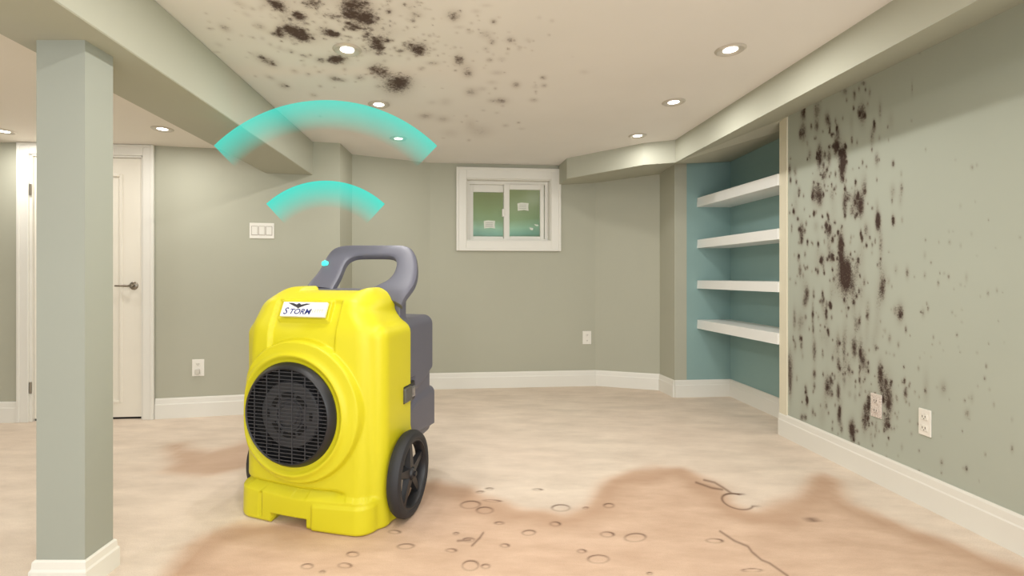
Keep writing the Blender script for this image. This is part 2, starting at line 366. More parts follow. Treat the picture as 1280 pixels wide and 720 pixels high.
xs = nonuni(-4.9, 2.7, .0055, -.95, 1.45, .05); ys = nonuni(NEAR, 5.2, .0062, 1.75, 2.95, .05)
meF, PF = grid_mesh('floor', xs, ys, lambda u, v: np.stack([u, v, np.zeros_like(u)], 1))
wet = np.zeros(len(PF)); edg = np.zeros(len(PF))
wob = .02*np.sin(PF[:, 0]*9+PF[:, 1]*5)+.012*np.sin(PF[:, 0]*23-PF[:, 1]*17+1)
for poly, soft, amt in (([fl(p) for p in ST1], .055, 1.0), ([fl(p) for p in ST2], .07, .8)):
    near = (PF[:, 1] > .3)
    ins = inpoly(PF[:, 0], PF[:, 1], poly); dd = distpoly(PF[:, 0], PF[:, 1], poly)*np.where(ins, 1, -1)+wob
    wv = sm(dd/soft*.5+.5)*amt; wet = np.maximum(wet, wv)
    edg = np.maximum(edg, np.exp(-((dd-.09)/.075)**2)*wv*(1 if amt == 1 else 1.0)+(.8*wv if amt < 1 else 0))
RINGS = [(588,631,12,4.5),(606,638,10,4),(493,665,7,2),(507,683,10,3),(441,693,7,3),(431,707,8,3),(403,715,3,1.3),(586,675,7,2.5),(564,688,6,2),(588,707,10,6),(607,708,5,2.5),(631,682,5,2),
(661,666,8,3),(624,654,5,1.5),(672,612,5,1),(570,667,3,1.2),(701,635,11,4),(694,655,6,2.5),(732,635,3,1),(761,632,6,2.5),(759,668,8,3),(794,672,13,5),(748,699,13,5),(727,689,5,2),
(922,627,20,9),(812,717,3,1.3),(893,676,10,2.5),(600,615,4,1),(612,611,4,1),(615,626,10,1.2),(384,708,7,3),(940,713,12,2)]
LINES = [[(900,664),(912,672),(918,676),(935,683),(940,690),(952,700),(962,704),(985,720)],[(880,600),(893,603),(903,609),(915,617)],[(590,682),(600,672),(604,666)],[(572,676),(588,675)],
[(870,603),(890,610),(903,612)],[(1010,642),(1013,648),(1018,652)]]
x, y = px_arr(PF); mk = np.zeros(len(PF))
for i, (cx, cy, rx, ry) in enumerate(RINGS):
    k = np.nonzero((abs(x-cx) < rx*1.6+3) & (abs(y-cy) < ry*1.8+3) & (PF[:, 1] > 1))[0]
    a = .25 if i == 24 else .05*((i % 3)-1)
    dx = x[k]-cx; dy = y[k]-cy; u = (dx*math.cos(a)+dy*math.sin(a))/rx; q = (-dx*math.sin(a)+dy*math.cos(a))/ry
    r = np.hypot(u, q); ang = np.arctan2(q, u); wdt = 1.15/max(2.0, (rx*ry)**.5)
    st = .30+.55*np.clip(np.cos(ang+1.35+.5*math.sin(i*2.1)), 0, 1)+(.35 if i == 24 else 0)
    mk[k] = np.maximum(mk[k], st*np.exp(-((r-1)/wdt)**2)*1)
for ln in LINES:
    for (x1, y1), (x2, y2) in zip(ln, ln[1:]):
        k = np.nonzero((x > min(x1, x2)-6) & (x < max(x1, x2)+6) & (y > min(y1, y2)-6) & (y < max(y1, y2)+6) & (PF[:, 1] > 1))[0]
        L = (x2-x1)**2+(y2-y1)**2; t = np.clip(((x[k]-x1)*(x2-x1)+(y[k]-y1)*(y2-y1))/L, 0, 1)
        dd = np.hypot(x[k]-x1-t*(x2-x1), y[k]-y1-t*(y2-y1)); mk[k] = np.maximum(mk[k], .6*np.exp(-(dd/1.3)**2))
fattr(meF, 'wet', wet); fattr(meF, 'edge', np.clip(edg, 0, 1)); fattr(meF, 'mark', np.clip(mk, 0, 1))
link('floor', meF, m_carpet, kind='structure')
bm = bmesh.new(); box(bm, (-5, NEAR, -.1), (2.75, 5.3, -.004)); bmo('floor_slab', bm, m_trim, kind='structure')
bm = bmesh.new(); box(bm, (-5.05, NEAR, 0), (-4.9, 3.9, H)); bmo('wall_far_left', bm, m_wall, kind='structure')

# ------------------------------------------------------------------ baseboards
PROF = [(0, 0), (.017, 0), (.017, .112), (.013, .120), (.011, .152), (.006, .163), (0, .163)]
def baseboard(name, path, parent=None, prof=PROF, m=m_trim, kind='structure', closed=False):
    """path runs with the wall on its left; the profile stands to the right"""
    bm = bmesh.new(); pts = [Vector(p) for p in path]; n = len(pts); rings = []
    for i, p in enumerate(pts):
        a = (p-pts[i-1]).normalized() if (i > 0 or closed) else None
        b = (pts[(i+1) % n]-p).normalized() if (i < n-1 or closed) else None
        if a is None: a = b
        if b is None: b = a
        na, nb = Vector((a.y, -a.x)), Vector((b.y, -b.x)); mdir = (na+nb)
        mdir = mdir/max(.2, mdir.dot(na))
        rings.append([bm.verts.new((p.x+mdir.x*o, p.y+mdir.y*o, z)) for o, z in prof])
    k = len(prof)
    rng_ = range(n if closed else n-1)
    for i in rng_:
        A, B = rings[i], rings[(i+1) % n]
        for j in range(k): bm.faces.new((A[j], A[(j+1) % k], B[(j+1) % k], B[j]))
    if not closed: bm.faces.new(rings[0]); bm.faces.new(rings[-1])
    return bmo(name, bm, m, parent, kind)
cl = Vector(DL)+(Vector(A0)-Vector(DL)).normalized()*.085; cr = Vector(DR)+(Vector(A3)-Vector(DR)).normalized()*.085
baseboard('baseboard_left', [A0, tuple(cl)])
baseboard('baseboard_back', [tuple(cr), A3, A4, A5, B1, B2, B3])
baseboard('baseboard_niche', [(2.012, 4.552), N1, (2.57, RE+.001)])
baseboard('baseboard_right', [(RX, RE+.003), (RX, NEAR)])

# ------------------------------------------------------------------ pillar under the beam
pl = thing('pillar', 'square sage green pillar under the ceiling beam at the left of the room', 'pillar', (-1.472, 1.83, 0))
bm = bmesh.new()
P4 = [(-.090, -.07), (.088, -.07), (.092, .066), (-.090, .066)]
prism(bm, P4, .0, 2.016)
bmo('shaft', bm, m_pillar, pl)
PP = [(0, 0), (.016, 0), (.016, .072), (.011, .08), (.009, .104), (.004, .110), (0, .110)]
baseboard('plinth', [(-.090, -.07), (.088, -.07), (.092, .066), (-.090, .066)], pl, PP, m_trim, None, True)

# ------------------------------------------------------------------ door
du = (Vector(DR)-Vector(DL)); DW = du.length; du.normalize(); dang = math.atan2(du.y, du.x)
dr = thing('door_1', 'door', 'door', (DL[0], DL[1], 0), dang)
del dr['label']; del dr['category']; dr['kind'] = 'structure'
bm = bmesh.new()
box(bm, (-.012, -.002, 0), (.018, .115, 2.115)); box(bm, (DW-.018, -.002, 0), (DW+.002, .115, 2.115)); box(bm, (-.012, -.002, 2.098), (DW+.002, .115, 2.125))
bmo('door_jamb', bm, m_trim, dr)
bm = bmesh.new()
def casing(bm, pts):        # boards with an inner bead
    for lo, hi in pts:
        box(bm, lo, hi, .004, 2)
casing(bm, [((-.085, -.018, 0), (.0, 0, 2.198)), ((DW, -.018, 0), (DW+.083, 0, 2.198)), ((.0, -.018, 2.112), (DW, 0, 2.198))])
for lo, hi in (((-.085, -.024, 0), (-.062, -.016, 2.198)), ((DW+.060, -.024, 0), (DW+.083, -.016, 2.198)), ((-.062, -.024, 2.176), (DW+.06, -.016, 2.198))): box(bm, lo, hi, .003, 1)
bmo('door_casing', bm, m_trim, dr)
bm = bmesh.new()
x0, x1 = .020, DW-.020; st = .155; ip = (x0+st, x1-st)
y0, y1 = .018, .056
box(bm, (x0, y0, .018), (ip[0], y1, 2.096)); box(bm, (ip[1], y0, .018), (x1, y1, 2.096))
box(bm, (ip[0], y0, .018), (ip[1], y1, .135)); box(bm, (ip[0], y0, 1.965), (ip[1], y1, 2.096))
slab = bmo('door_slab', bm, m_door, dr)
bm = bmesh.new(); box(bm, (ip[0], y0+.012, .135), (ip[1], y1-.004, 1.965))
bmo('door_panel', bm, m_door, dr)
bm = bmesh.new()
for lo, hi in (((ip[0]-.004, y0-.006, .13), (ip[0]+.02, y0+.013, 1.97)), ((ip[1]-.02, y0-.006, .13), (ip[1]+.004, y0+.013, 1.97)), ((ip[0]+.02, y0-.006, .13), (ip[1]-.02, y0+.013, .152)), ((ip[0]+.02, y0-.006, 1.948), (ip[1]-.02, y0+.013, 1.97))): box(bm, lo, hi, .005, 2)
bmo('panel_moulding', bm, m_door, dr)
bm = bmesh.new()
hx = DW-.085; hz = 1.072
R90 = Matrix.Rotation(math.pi/2, 4, 'X')
lathe(bm, [(0, 0), (.033, 0), (.033, .006), (.028, .011), (.014, .013), (.012, .05), (0, .052)], 32, Matrix.Translation((hx, y0, hz)) @ R90)
sk = [(hx+.008, .0085), (hx-.02, .0095), (hx-.06, .008), (hx-.10, .0075), (hx-.128, .006)]
pr = None
for i in range(len(sk)-1):
    tube(bm, (sk[i][0], y0-.045+.004*i, hz), (sk[i+1][0], y0-.045+.004*(i+1), hz), sk[i][1], 10)
bmo('door_handle', bm, m_chrome, dr, smooth=True)
for z in (1.83, .27):
    bm = bmesh.new(); tube(bm, (.010, -.008, z-.045), (.010, -.008, z+.045), .008, 10); box(bm, (.004, -.002, z-.045), (.016, .018, z+.045))
    bmo('hinge', bm, m_chrome, dr)
bm = bmesh.new(); box(bm, (0, .03, -.002), (DW, .10, .014)); box(bm, (-.012, .058, 0), (DW+.01, .1, 2.12)); bmo('door_gap', bm, m_gap, dr)

# ------------------------------------------------------------------ window
wang = math.atan2(d.y, d.x)
wn = thing('window_1', 'w', 'w', (wc.x, wc.y, 0), wang); del wn['label']; del wn['category']; wn['kind'] = 'structure'
cx0, cx1, cz0, cz1 = wx(570.3), wx(701.7), wz(313.5), wz(210.8)
def frame(bm, X0, X1, Z0, Z1, x0, x1, z0, z1, ya, yb, bev=.003):
    box(bm, (X0, ya, Z0), (x0, yb, Z1), bev, 1); box(bm, (x1, ya, Z0), (X1, yb, Z1), bev, 1)
    box(bm, (x0, ya, Z0), (x1, yb, z0), bev, 1); box(bm, (x0, ya, z1), (x1, yb, Z1), bev, 1)
bm = bmesh.new(); frame(bm, cx0, cx1, cz0, cz1, ox0, ox1, oz0, oz1, -.022, 0, .004)
frame(bm, cx0-.003, cx1+.003, cz0-.003, cz1+.003, cx0+.022, cx1-.022, cz0+.022, cz1-.022, -.030, -.018, .004)
bmo('window_casing', bm, m_trim, wn)
bm = bmesh.new(); frame(bm, ox0-.01, ox1+.01, oz0-.01, oz1+.01, ox0+.008, ox1-.008, oz0+.008, oz1-.008, -.004, .158)
bmo('window_jamb', bm, m_trim, wn)
vx0, vx1, vz0, vz1 = ox0+.008, ox1-.008, oz0+.008, oz1-.008
bm = bmesh.new(); frame(bm, vx0, vx1, vz0, vz1, vx0+.035, vx1-.035, vz0+.02, vz1-.035, .07, .15)
bmo('window_frame', bm, m_trim, wn)
g, t, b = nt('window glass'); out = t.nodes['Material Output']
tr = N(t, 'ShaderNodeBsdfTransparent'); tr.inputs[0].default_value = (.90, .93, .90, 1)
gl = N(t, 'ShaderNodeBsdfGlossy'); gl.inputs['Roughness'].default_value = .2
fr = N(t, 'ShaderNodeFresnel'); fr.inputs[0].default_value = 1.5
mx = N(t, 'ShaderNodeMixShader'); t.links.new(mathn(t, 'MULTIPLY', fr.outputs[0], .35, True), mx.inputs[0]); t.links.new(tr.outputs[0], mx.inputs[1]); t.links.new(gl.outputs[0], mx.inputs[2])
t.links.new(mx.outputs[0], out.inputs['Surface']); m_glass = g
def sash(gx0, gx1, gz0, gz1, X0, X1, Z0, Z1, ya, yb):
    bm = bmesh.new(); frame(bm, X0, X1, Z0, Z1, gx0, gx1, gz0, gz1, ya, yb)
    s = bmo('window_sash', bm, m_trim, wn)
    bm = bmesh.new(); box(bm, (gx0-.004, (ya+yb)/2-.002, gz0-.004), (gx1+.004, (ya+yb)/2+.002, gz1+.004))
    bmo('glass_pane', bm, m_glass, s)
    return s
sash(wx(592.8), wx(631.6), wz(294.6), wz(238.2), vx0+.03, wx(638), vz0+.015, vz1-.03, .108, .14)
s2 = sash(wx(638.6), wx(678.3), wz(294.6), wz(235.2), wx(631.4), vx1-.045, vz0+.012, vz1-.022, .070, .102)
bm = bmesh.new(); box(bm, (wx(629), .055, wz(270)), (wx(631.6), .09, wz(260)), .003, 1); bmo('sash_latch', bm, m_trim, s2)
def sticker(px0, px1, py0, py1, y, label):
    bm = bmesh.new(); pts = [(px0, py0+1), (px0+.35*(px1-px0), py0), (px1, py0+.6), (px1-.5, py0+.6*(py1-py0)), (px1, py1), (px0+.6*(px1-px0), py1-1.2), (px0+.5, py1)]
    v = [bm.verts.new((wx(a), y, wz(b_))) for a, b_ in pts]; f = bm.faces.new(v)
    r = bmesh.ops.extrude_face_region(bm, geom=[f]); bmesh.ops.translate(bm, vec=(0, -.001, 0), verts=[e for e in r['geom'] if isinstance(e, bmesh.types.BMVert)])
    o = bmo('sticker', bm, m_paper); o.location = (wc.x, wc.y, 0); o.rotation_euler = (0, 0, wang)
    o['label'] = label; o['category'] = 'sticker'; o['group'] = 'paper stickers on the window panes'
    # faint printed lines
    bm = bmesh.new()
    for i in range(3): box(bm, (wx(px0+2), y-.0020, wz(py0+3+i*2.2)-.0015), (wx(px1-3), y-.0012, wz(py0+3+i*2.2)+.0015))
    bmo('print', bm, mat('grey print', (150, 152, 142), .6), o)
sticker(606.5, 621, 274, 284.5, .1205, 'torn white paper sticker on the left window pane')
sticker(649, 663.5, 251.5, 262, .0825, 'white rectangular paper sticker high on the right window pane')
for a, b_, c_, e_, lb in ((664, 669.5, 283, 286.5, 'small white scrap of paper low on the right window pane'), (670.5, 676, 278.8, 281.2, 'smaller white scrap of paper at the right edge of the window')):
    bm = bmesh.new(); v = [bm.verts.new((wx(q), .0825, wz(r_))) for q, r_ in ((a, c_), (b_, c_+.8), (b_-.6, e_), (a+2.2, e_-.3))]; f = bm.faces.new(v)
    r = bmesh.ops.extrude_face_region(bm, geom=[f]); bmesh.ops.translate(bm, vec=(0, -.001, 0), verts=[e for e in r['geom'] if isinstance(e, bmesh.types.BMVert)])
    o = bmo('sticker', bm, m_paper); o.location = (wc.x, wc.y, 0); o.rotation_euler = (0, 0, wang)
    o['label'] = lb; o['category'] = 'sticker'; o['group'] = 'paper stickers on the window panes'
# window well as backdrop: liner's colour bands paint the room's reflections in the panes
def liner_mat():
    m, t, b = nt('well liner with painted reflections'); b.inputs['Roughness'].default_value = .6
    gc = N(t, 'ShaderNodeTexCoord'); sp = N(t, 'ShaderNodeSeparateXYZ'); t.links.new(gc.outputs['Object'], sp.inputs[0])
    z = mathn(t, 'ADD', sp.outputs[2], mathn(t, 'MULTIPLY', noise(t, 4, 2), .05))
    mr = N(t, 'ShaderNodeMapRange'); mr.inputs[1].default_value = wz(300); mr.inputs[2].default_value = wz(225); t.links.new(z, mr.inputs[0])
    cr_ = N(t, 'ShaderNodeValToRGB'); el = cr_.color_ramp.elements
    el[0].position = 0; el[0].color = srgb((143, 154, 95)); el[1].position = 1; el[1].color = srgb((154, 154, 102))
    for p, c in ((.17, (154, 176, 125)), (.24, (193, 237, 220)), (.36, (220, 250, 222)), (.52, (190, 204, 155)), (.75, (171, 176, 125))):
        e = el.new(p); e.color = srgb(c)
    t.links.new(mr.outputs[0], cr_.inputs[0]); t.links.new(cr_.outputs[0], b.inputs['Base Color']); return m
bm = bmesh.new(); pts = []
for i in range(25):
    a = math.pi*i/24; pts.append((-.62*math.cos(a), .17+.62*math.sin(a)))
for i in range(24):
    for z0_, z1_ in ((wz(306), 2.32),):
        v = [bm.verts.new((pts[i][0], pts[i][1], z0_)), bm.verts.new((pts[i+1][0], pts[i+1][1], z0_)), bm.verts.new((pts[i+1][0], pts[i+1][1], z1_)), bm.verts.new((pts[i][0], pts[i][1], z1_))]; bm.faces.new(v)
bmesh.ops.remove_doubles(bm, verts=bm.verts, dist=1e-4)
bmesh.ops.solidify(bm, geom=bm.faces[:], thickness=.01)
ww = thing('window_well', 'curved window well behind the glass, room reflections painted on its green liner', 'window well', (wc.x, wc.y, 0), wang)
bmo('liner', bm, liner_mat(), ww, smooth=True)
bm = bmesh.new(); prism(bm, [(p[0]*.97, p[1]*.97) for p in pts], wz(306), wz(303)); bmo('gravel_bed', bm, mat('gravel bed', (70, 92, 60), .9, var=.3, vscale=60), ww)

# ------------------------------------------------------------------ plates, shelves
m_speck, _t, _b = nt('speckled white plastic'); _b.inputs['Roughness'].default_value = .5
_n = mathn(_t, 'MULTIPLY', mathn(_t, 'SUBTRACT', noise(_t, 130, 4, .7), .50), 5, True)
_t.links.new(mixc(_t, _n, srgb((222, 212, 202)), srgb((150, 122, 110))), _b.inputs['Base Color'])
def plate(loc, rz, wd, ht, label, kind):
    m_plate = m_speck if 'speckled' in label else globals()['m_plate']
    o = thing('wall_switch' if kind == 'switch' else ('wall_outlet'), label, 'switch' if kind == 'switch' else 'outlet', loc, rz)
    bm = bmesh.new(); box(bm, (-wd/2, -.007, -ht/2), (wd/2, 0, ht/2), .003, 2); bmo('cover_plate', bm, m_plate, o)
    if kind == 'switch':
        for i in (-1, 0, 1):
            bm = bmesh.new(); box(bm, (i*wd*.29-.022, -.010, -.034), (i*wd*.29+.022, -.006, .034), .002, 1); s = bmo('rocker', bm, m_plate, o)
            bm = bmesh.new(); frame(bm, i*wd*.29-.026, i*wd*.29+.026, -.039, .039, i*wd*.29-.022, i*wd*.29+.022, -.035, .035, -.0078, -.0065, 0); bmo('surround', bm, mat('grey gap', (176, 166, 156), .6), s)
    else:
        for sz in (-1, 1):
            bm = bmesh.new(); box(bm, (-.017, -.010, sz*ht*.21-.015), (.017, -.006, sz*ht*.21+.015), .004, 2); s = bmo('socket', bm, m_plate, o)
            bm = bmesh.new()
            for sx in (-.007, .007): box(bm, (sx-.0015, -.0106, sz*ht*.21-.004), (sx+.0015, -.0098, sz*ht*.21+.007))
            box(bm, (-.002, -.0106, sz*ht*.21-.011), (.002, -.0098, sz*ht*.21-.007)); bmo('slot', bm, m_slot, s)
    return o
def onseg(a, b, px):        # plan point where the sight line of column px meets the wall a-b
    a, b = Vector(a), Vector(b); dd = b-a; t = (px-VX)/F; s = (t*a.y-a.x)/(dd.x-t*dd.y); p = a+dd*s
    return p, math.atan2(dd.y, dd.x)
p, an = onseg(DR, A3, 327.5)
plate((p.x, p.y, EYE+(VY-288.5)*p.y/F), an, 29*p.y/F, 19.5*p.y/F, 'wide white three gang switch plate on the left wall', 'switch')
p, an = onseg(DR, A3, 248)
oa = plate((p.x, p.y, EYE+(VY-459.5)*p.y/F), an, 14*p.y/F, 21*p.y/F, 'white outlet with a small plug in it, low on the left wall beside the door', 'outlet')
bm = bmesh.new(); box(bm, (-.018, -.034, -.050), (.016, -.010, -.010), .005, 2)
pg = bmo('plug', bm, mat('grey white plug', (205, 200, 188), .4)); pg.parent = oa
p, an = onseg(A5, B1, 733.5)
plate((p.x, p.y, EYE+(VY-422)*p.y/F), an, 11*p.y/F, 16.5*p.y/F, 'white outlet low on the back wall right of the window', 'outlet')
for pxa, pxb, pya, pyb, lb in ((1089.5, 1103, 492, 522, 'speckled white outlet amid the dark mould low on the right wall'), (1149.5, 1165, 511, 545, 'clean white outlet on the right wall nearer the camera')):
    ya, yb = RX*F/(pxa-VX), RX*F/(pxb-VX); yc = (ya+yb)/2
    plate((RX, yc, EYE+(VY-(pya+pyb)/2)*yc/F), -math.pi/2, ya-yb, (pyb-pya)*yc/F*.98, lb, 'outlet')
for z, th, lb in ((1.893, .085, 'top white floating shelf in the teal niche'), (1.495, .078, 'second white floating shelf from the top in the teal niche'),
                  (1.108, .075, 'third white floating shelf from the top in the teal niche'), (.735, .082, 'lowest white floating shelf in the teal niche')):
    bm = bmesh.new(); prism(bm, [(2.235, 4.568), (2.57, 4.598), (2.57, RE+.001), (2.29, RE+.001)], -th, 0)
    bmesh.ops.bevel(bm, geom=[e for e in bm.edges if e.is_manifold and e.calc_face_angle(0) > .3], offset=.002, segments=1, affect='EDGES')
    o = bmo('floating_shelf', bm, m_shelf); o.location = (0, 0, z); o['label'] = lb; o['category'] = 'shelf'; o['group'] = 'floating shelves in the niche'

# ------------------------------------------------------------------ downlights
def downlight(x, y, z, label, group='recessed downlights in the ceiling', k=1.0):
    o = thing('downlight', label, 'ceiling light', (x, y, z), 0, group)
    bm = bmesh.new(); lathe(bm, [(.034, -.001), (.038, -.005), (.062, -.009), (.073, -.001)], 32, closed=True); bmo('trim_ring', bm, m_cantrim, o, smooth=True)
    bm = bmesh.new(); lathe(bm, [(0, -.0035), (.026, -.004), (.0345, -.0015)], 24); bmo('lens', bm, m_lens, o)
    l = D.lights.new('downlight_lamp', 'AREA'); l.shape = 'DISK'; l.size = .08; l.energy = LAMP_W*k; l.color = LAMP_COL
    lo_ = D.objects.new('downlight_lamp', l); COL.objects.link(lo_); lo_.parent = o; lo_.location = (0, 0, -.010)
    return o
dl = [(434, 62, 'recessed downlight amid the worst ceiling mould, nearest of the left row'), (473.5, 130.5, 'second recessed downlight from the front in the left row'), (498, 173, 'farthest recessed downlight of the left row by the back wall'),
      (913, 62, 'nearest recessed downlight of the right row on clean ceiling'), (842, 127.5, 'middle recessed downlight of the right row'), (797, 169.5, 'farthest recessed downlight of the right row')]
for a, b_, lb in dl:
    Y = (H-EYE)*F/(VY-b_); downlight((a-VX)/F*Y, Y, H, lb, k=.55 if Y > 3.6 else 1)      # the far pair is dimmer
for a, b_, lb in ((203, 161, 'recessed downlight in the lower ceiling before the white door'), (5, 164, 'recessed downlight in the lower ceiling at the left edge')):
    Y = (HL-EYE)*F/(VY-b_); downlight((a-VX)/F*Y, Y, HL, lb)
# left rows continue unseen; middle row is added, set to lift the bulkhead shadow
for x_, y_ in ((-.6, 1.62), (.4, 1.5), (-.62, .8), (.4, .7), (-.62, -.1), (.4, -.2), (-.62, -1.2), (.4, -1.2), (-2.6, 1.4), (-2.6, -.2)):
    downlight(x_, y_, H if x_ > -1.6 else HL, 'unseen recessed downlight overhead, outside the view', 'downlights outside the view')

# ------------------------------------------------------------------ the dehumidifier
YAW = math.radians(-17)
MO = (-.7468, 2.2053, 0)
mach = thing('dehumidifier', 'large yellow and grey portable dehumidifier on wheels, standing on the wet carpet', 'dehumidifier', MO, YAW)
ca, sa = math.cos(YAW), math.sin(YAW)
def inv(px, py, s):         # machine coordinates (x, z) of a sight line in the plane y = s
    t = (px-VX)/F; xx = (t*(MO[1]+s*ca)-MO[0]+s*sa)/(ca-t*sa)
    return xx, EYE+(VY-py)/F*(MO[1]+xx*sa+s*ca)

def sdf_mesh(name, sdf, lo, hi, qlo, qhi, nres, m, parent):
    """wrap a dense box grid onto a solid given by its distance function"""
    lo, hi, qlo, qhi = map(np.array, (lo, hi, qlo, qhi)); T = []; Fc = []; off = 0
    for ax in range(3):
        u, v = [i for i in range(3) if i != ax]
        for side in (0., 1.):
            nu, nv = nres[u], nres[v]; U, V = np.meshgrid(np.linspace(0, 1, nu+1), np.linspace(0, 1, nv+1))
            P = np.zeros((U.size, 3)); P[:, u] = U.ravel(); P[:, v] = V.ravel(); P[:, ax] = side; T.append(P)
            idx = np.arange(U.size).reshape(nv+1, nu+1)+off; q = np.stack([idx[:-1, :-1], idx[:-1, 1:], idx[1:, 1:], idx[1:, :-1]], -1).reshape(-1, 4)
            flip = (side == 1.) ^ (ax == 1)
            Fc.append(q if flip else q[:, ::-1]); off += U.size
    T = np.concatenate(T); Fc = np.concatenate(Fc)
    key = np.round(T*100000).astype(np.int64); key = key[:, 0]*10**12+key[:, 1]*10**6+key[:, 2]
    _, first, invx = np.unique(key, return_index=True, return_inverse=True); T = T[first]; Fc = invx.ravel()[Fc]
    A = lo+(hi-lo)*T; B = qlo+(qhi-qlo)*T; n = len(T); ta = np.zeros(n); tb = np.ones(n); found = np.zeros(n, bool)
    for k in range(1, 81):
        t = k/80; dd = sdf(A+(B-A)*t); new = (dd < 0) & ~found; tb[new] = t; ta[new] = t-1/80; found |= new
    for _ in range(14):
        tm = (ta+tb)/2; dd = sdf(A+(B-A)*tm[:, None]); s = dd < 0; tb = np.where(s, tm, tb); ta = np.where(s, ta, tm)
    P = A+(B-A)*tb[:, None]
    me = D.meshes.new(name); me.vertices.add(n); me.vertices.foreach_set('co', P.astype(np.float32).ravel())
    me.loops.add(Fc.size); me.loops.foreach_set('vertex_index', Fc.ravel().astype(np.int32))
    me.polygons.add(len(Fc)); me.polygons.foreach_set('loop_start', (np.arange(len(Fc))*4).astype(np.int32))
    me.update(calc_edges=True); me.validate(); me.polygons.foreach_set('use_smooth', [True]*len(me.polygons))
    return link(name, me, m, parent)
def rmax(a, b, r):          # rounded intersection
    return np.minimum(np.maximum(a, b), -r)+np.hypot(np.maximum(a+r, 0), np.maximum(b+r, 0))
def rmin(a, b, r): return -rmax(-a, -b, r)
def smin(a, b, k): h = np.clip(.5+.5*(b-a)/k, 0, 1); return b+(a-b)*h-k*h*(1-h)
def lse(L, k): M = np.maximum.reduce(L); return M+k*np.log(sum(np.exp((l-M)/k) for l in L))
def rbox(P, c, h, r):
    q = np.abs(P-np.array(c))-np.array(h)+r
    return np.linalg.norm(np.maximum(q, 0), axis=1)+np.minimum(q.max(1), 0)-r
def step(x, w): return sm(x/w+.5)

FX, FZ = -.043, .513          # fan centre
def front_relief(x, z):
    f = np.zeros_like(x)
    r = np.hypot(x-FX*.55, (z-.527)/1.0)
    dome = step(.326-r, .018)                       # big round surround
    f += .030*dome
    rr = np.hypot(x-FX, z-FZ)
    f += .014*np.exp(-((rr-.272)/.016)**2)          # raised lip round the grille
    f -= .006*step(.265-rr, .012)
    # recessed panel above the surround
    pan = step(x+.196, .012)*step(.160-x, .012)*step(z-.80, .01)*step(1.03-z, .03)*(1-dome)
    f -= .021*pan
    # label pad
    f += .021*step(x+.168, .007)*step(.112-x, .007)*step(z-.938, .008)*step(1.032-z, .008)
    # skirt
    zt = .140+.012*np.abs(x/.34)
    sk = step(zt-z, .010)
    f += .020*sk
    f -= .026*np.exp(-((z-zt-.016)/.014)**2)*(1-step(x-.20, .10))
    f += .010*step(x-.075, .012)*step(zt-.028-z, .010)
    f -= .018*step(.007-np.abs(x+.209), .004)*step(zt-.012-z, .006)*step(z-.022, .006)
    return f
def body(P):
    x, y, z = P[:, 0], P[:, 1], P[:, 2]
    fr = front_relief(x, z)
    fr = fr*np.clip((.30-y)/.08, 0, 1)
    crown = .018*(x/.33)**2
    fp = (crown+.026*z-fr)-y
    def plane(y0, z0, y1, z1):
        n = np.array([-(z1-z0), (y1-y0)]); n /= np.hypot(*n); return (y-y0)*n[0]+(z-z0)*n[1]
    valley = .022*step(x+.150, .03)*step(.185-x, .06)*step(y-.16, .10)
    A = lse([fp, plane(.028, .885, .098, 1.035)-fr, plane(.098, 1.035, .225, 1.088)-.3*fr, z-1.096+valley], .008)
    wv = .350-np.where(x > 0, .045, .010)*step(z-.945, .09)+.012*step(.147-z, .02)
    d0 = rmax(A, np.abs(x)-wv, .085+.04*step(z-.95, .3))
    bz = rbox(np.stack([np.where(x > 0, x, -x+.020), y, z], 1), (.18, .33, .36), (.212, .268, .566), .065)
    # fender lip round the wheel arch
    ra = np.hypot(y-.40, z-.12)
    bz = bz-.010*np.exp(-((ra-.236)/.020)**2)*step(y-.1, .1)
    dd = smin(d0, bz, .014)
    dd = rmax(dd, -z, .018)
    dd = np.maximum(dd, y-.372)
    dd = rmax(dd, .212-ra, .008)                                            # wheel arch
    nb = np.maximum(np.maximum(-.150-x, x-.045), z-.046)      # notch in the skirt
    dd = rmax(dd, -rmax(nb, y-.09, .002), .004)
    cav = np.maximum(np.hypot(x-FX, z-FZ)-.232, y-.075)       # fan opening
    dd = np.maximum(dd, -cav)
    return dd
sdf_mesh('front_shell', body, (-.42, -.08, -.01), (.42, .40, 1.16), (-.26, .17, .14), (.26, .185, .93), (150, 66, 230), m_yel, mach)

# fan: cavity, blades, motor, frame ring, wires
fanp = bpy.data.objects.new('fan', None); COL.objects.link(fanp); fanp.parent = mach; fanp.location = (FX, 0, FZ)
RX90 = Matrix.Rotation(math.pi/2, 4, 'X')
def fl_(bm, prof, seg=64, y=0): lathe(bm, [(r, -yy) for r, yy in prof], seg, RX90)   # profile given as (radius, y)
bm = bmesh.new(); lathe(bm, [(0, -.068), (.229, -.068), (.229, .0), (.222, .0), (.200, -.03), (.0, -.03)], 48, RX90); bmo('fan_backing', bm, m_dark, fanp)
bm = bmesh.new(); lathe(bm, [(.229, -.05), (.236, -.01), (.242, .014), (.236, .026), (.224, .044), (.218, .048), (.213, .044), (.214, .020), (.216, -.05)], 72, RX90, True)
bmo('ring', bm, m_blk, fanp, smooth=True)
GY = -.043
for i in range(25):
    z = -.200+.01667*i
    h = math.sqrt(max(.0, .215**2-z*z)); bm = bmesh.new()
    box(bm, (-h, GY-.0012, z-.0016), (h, GY+.0012, z+.0016)); bmo('wire', bm, m_wire, fanp)
for i in range(6):
    xx = -.170+.068*i; h = math.sqrt(max(0, .215**2-xx*xx)); bm = bmesh.new()
    box(bm, (xx-.0018, GY-.0034, -h), (xx+.0018, GY-.0008, h)); bmo('wire', bm, m_wire, fanp)
bm = bmesh.new()
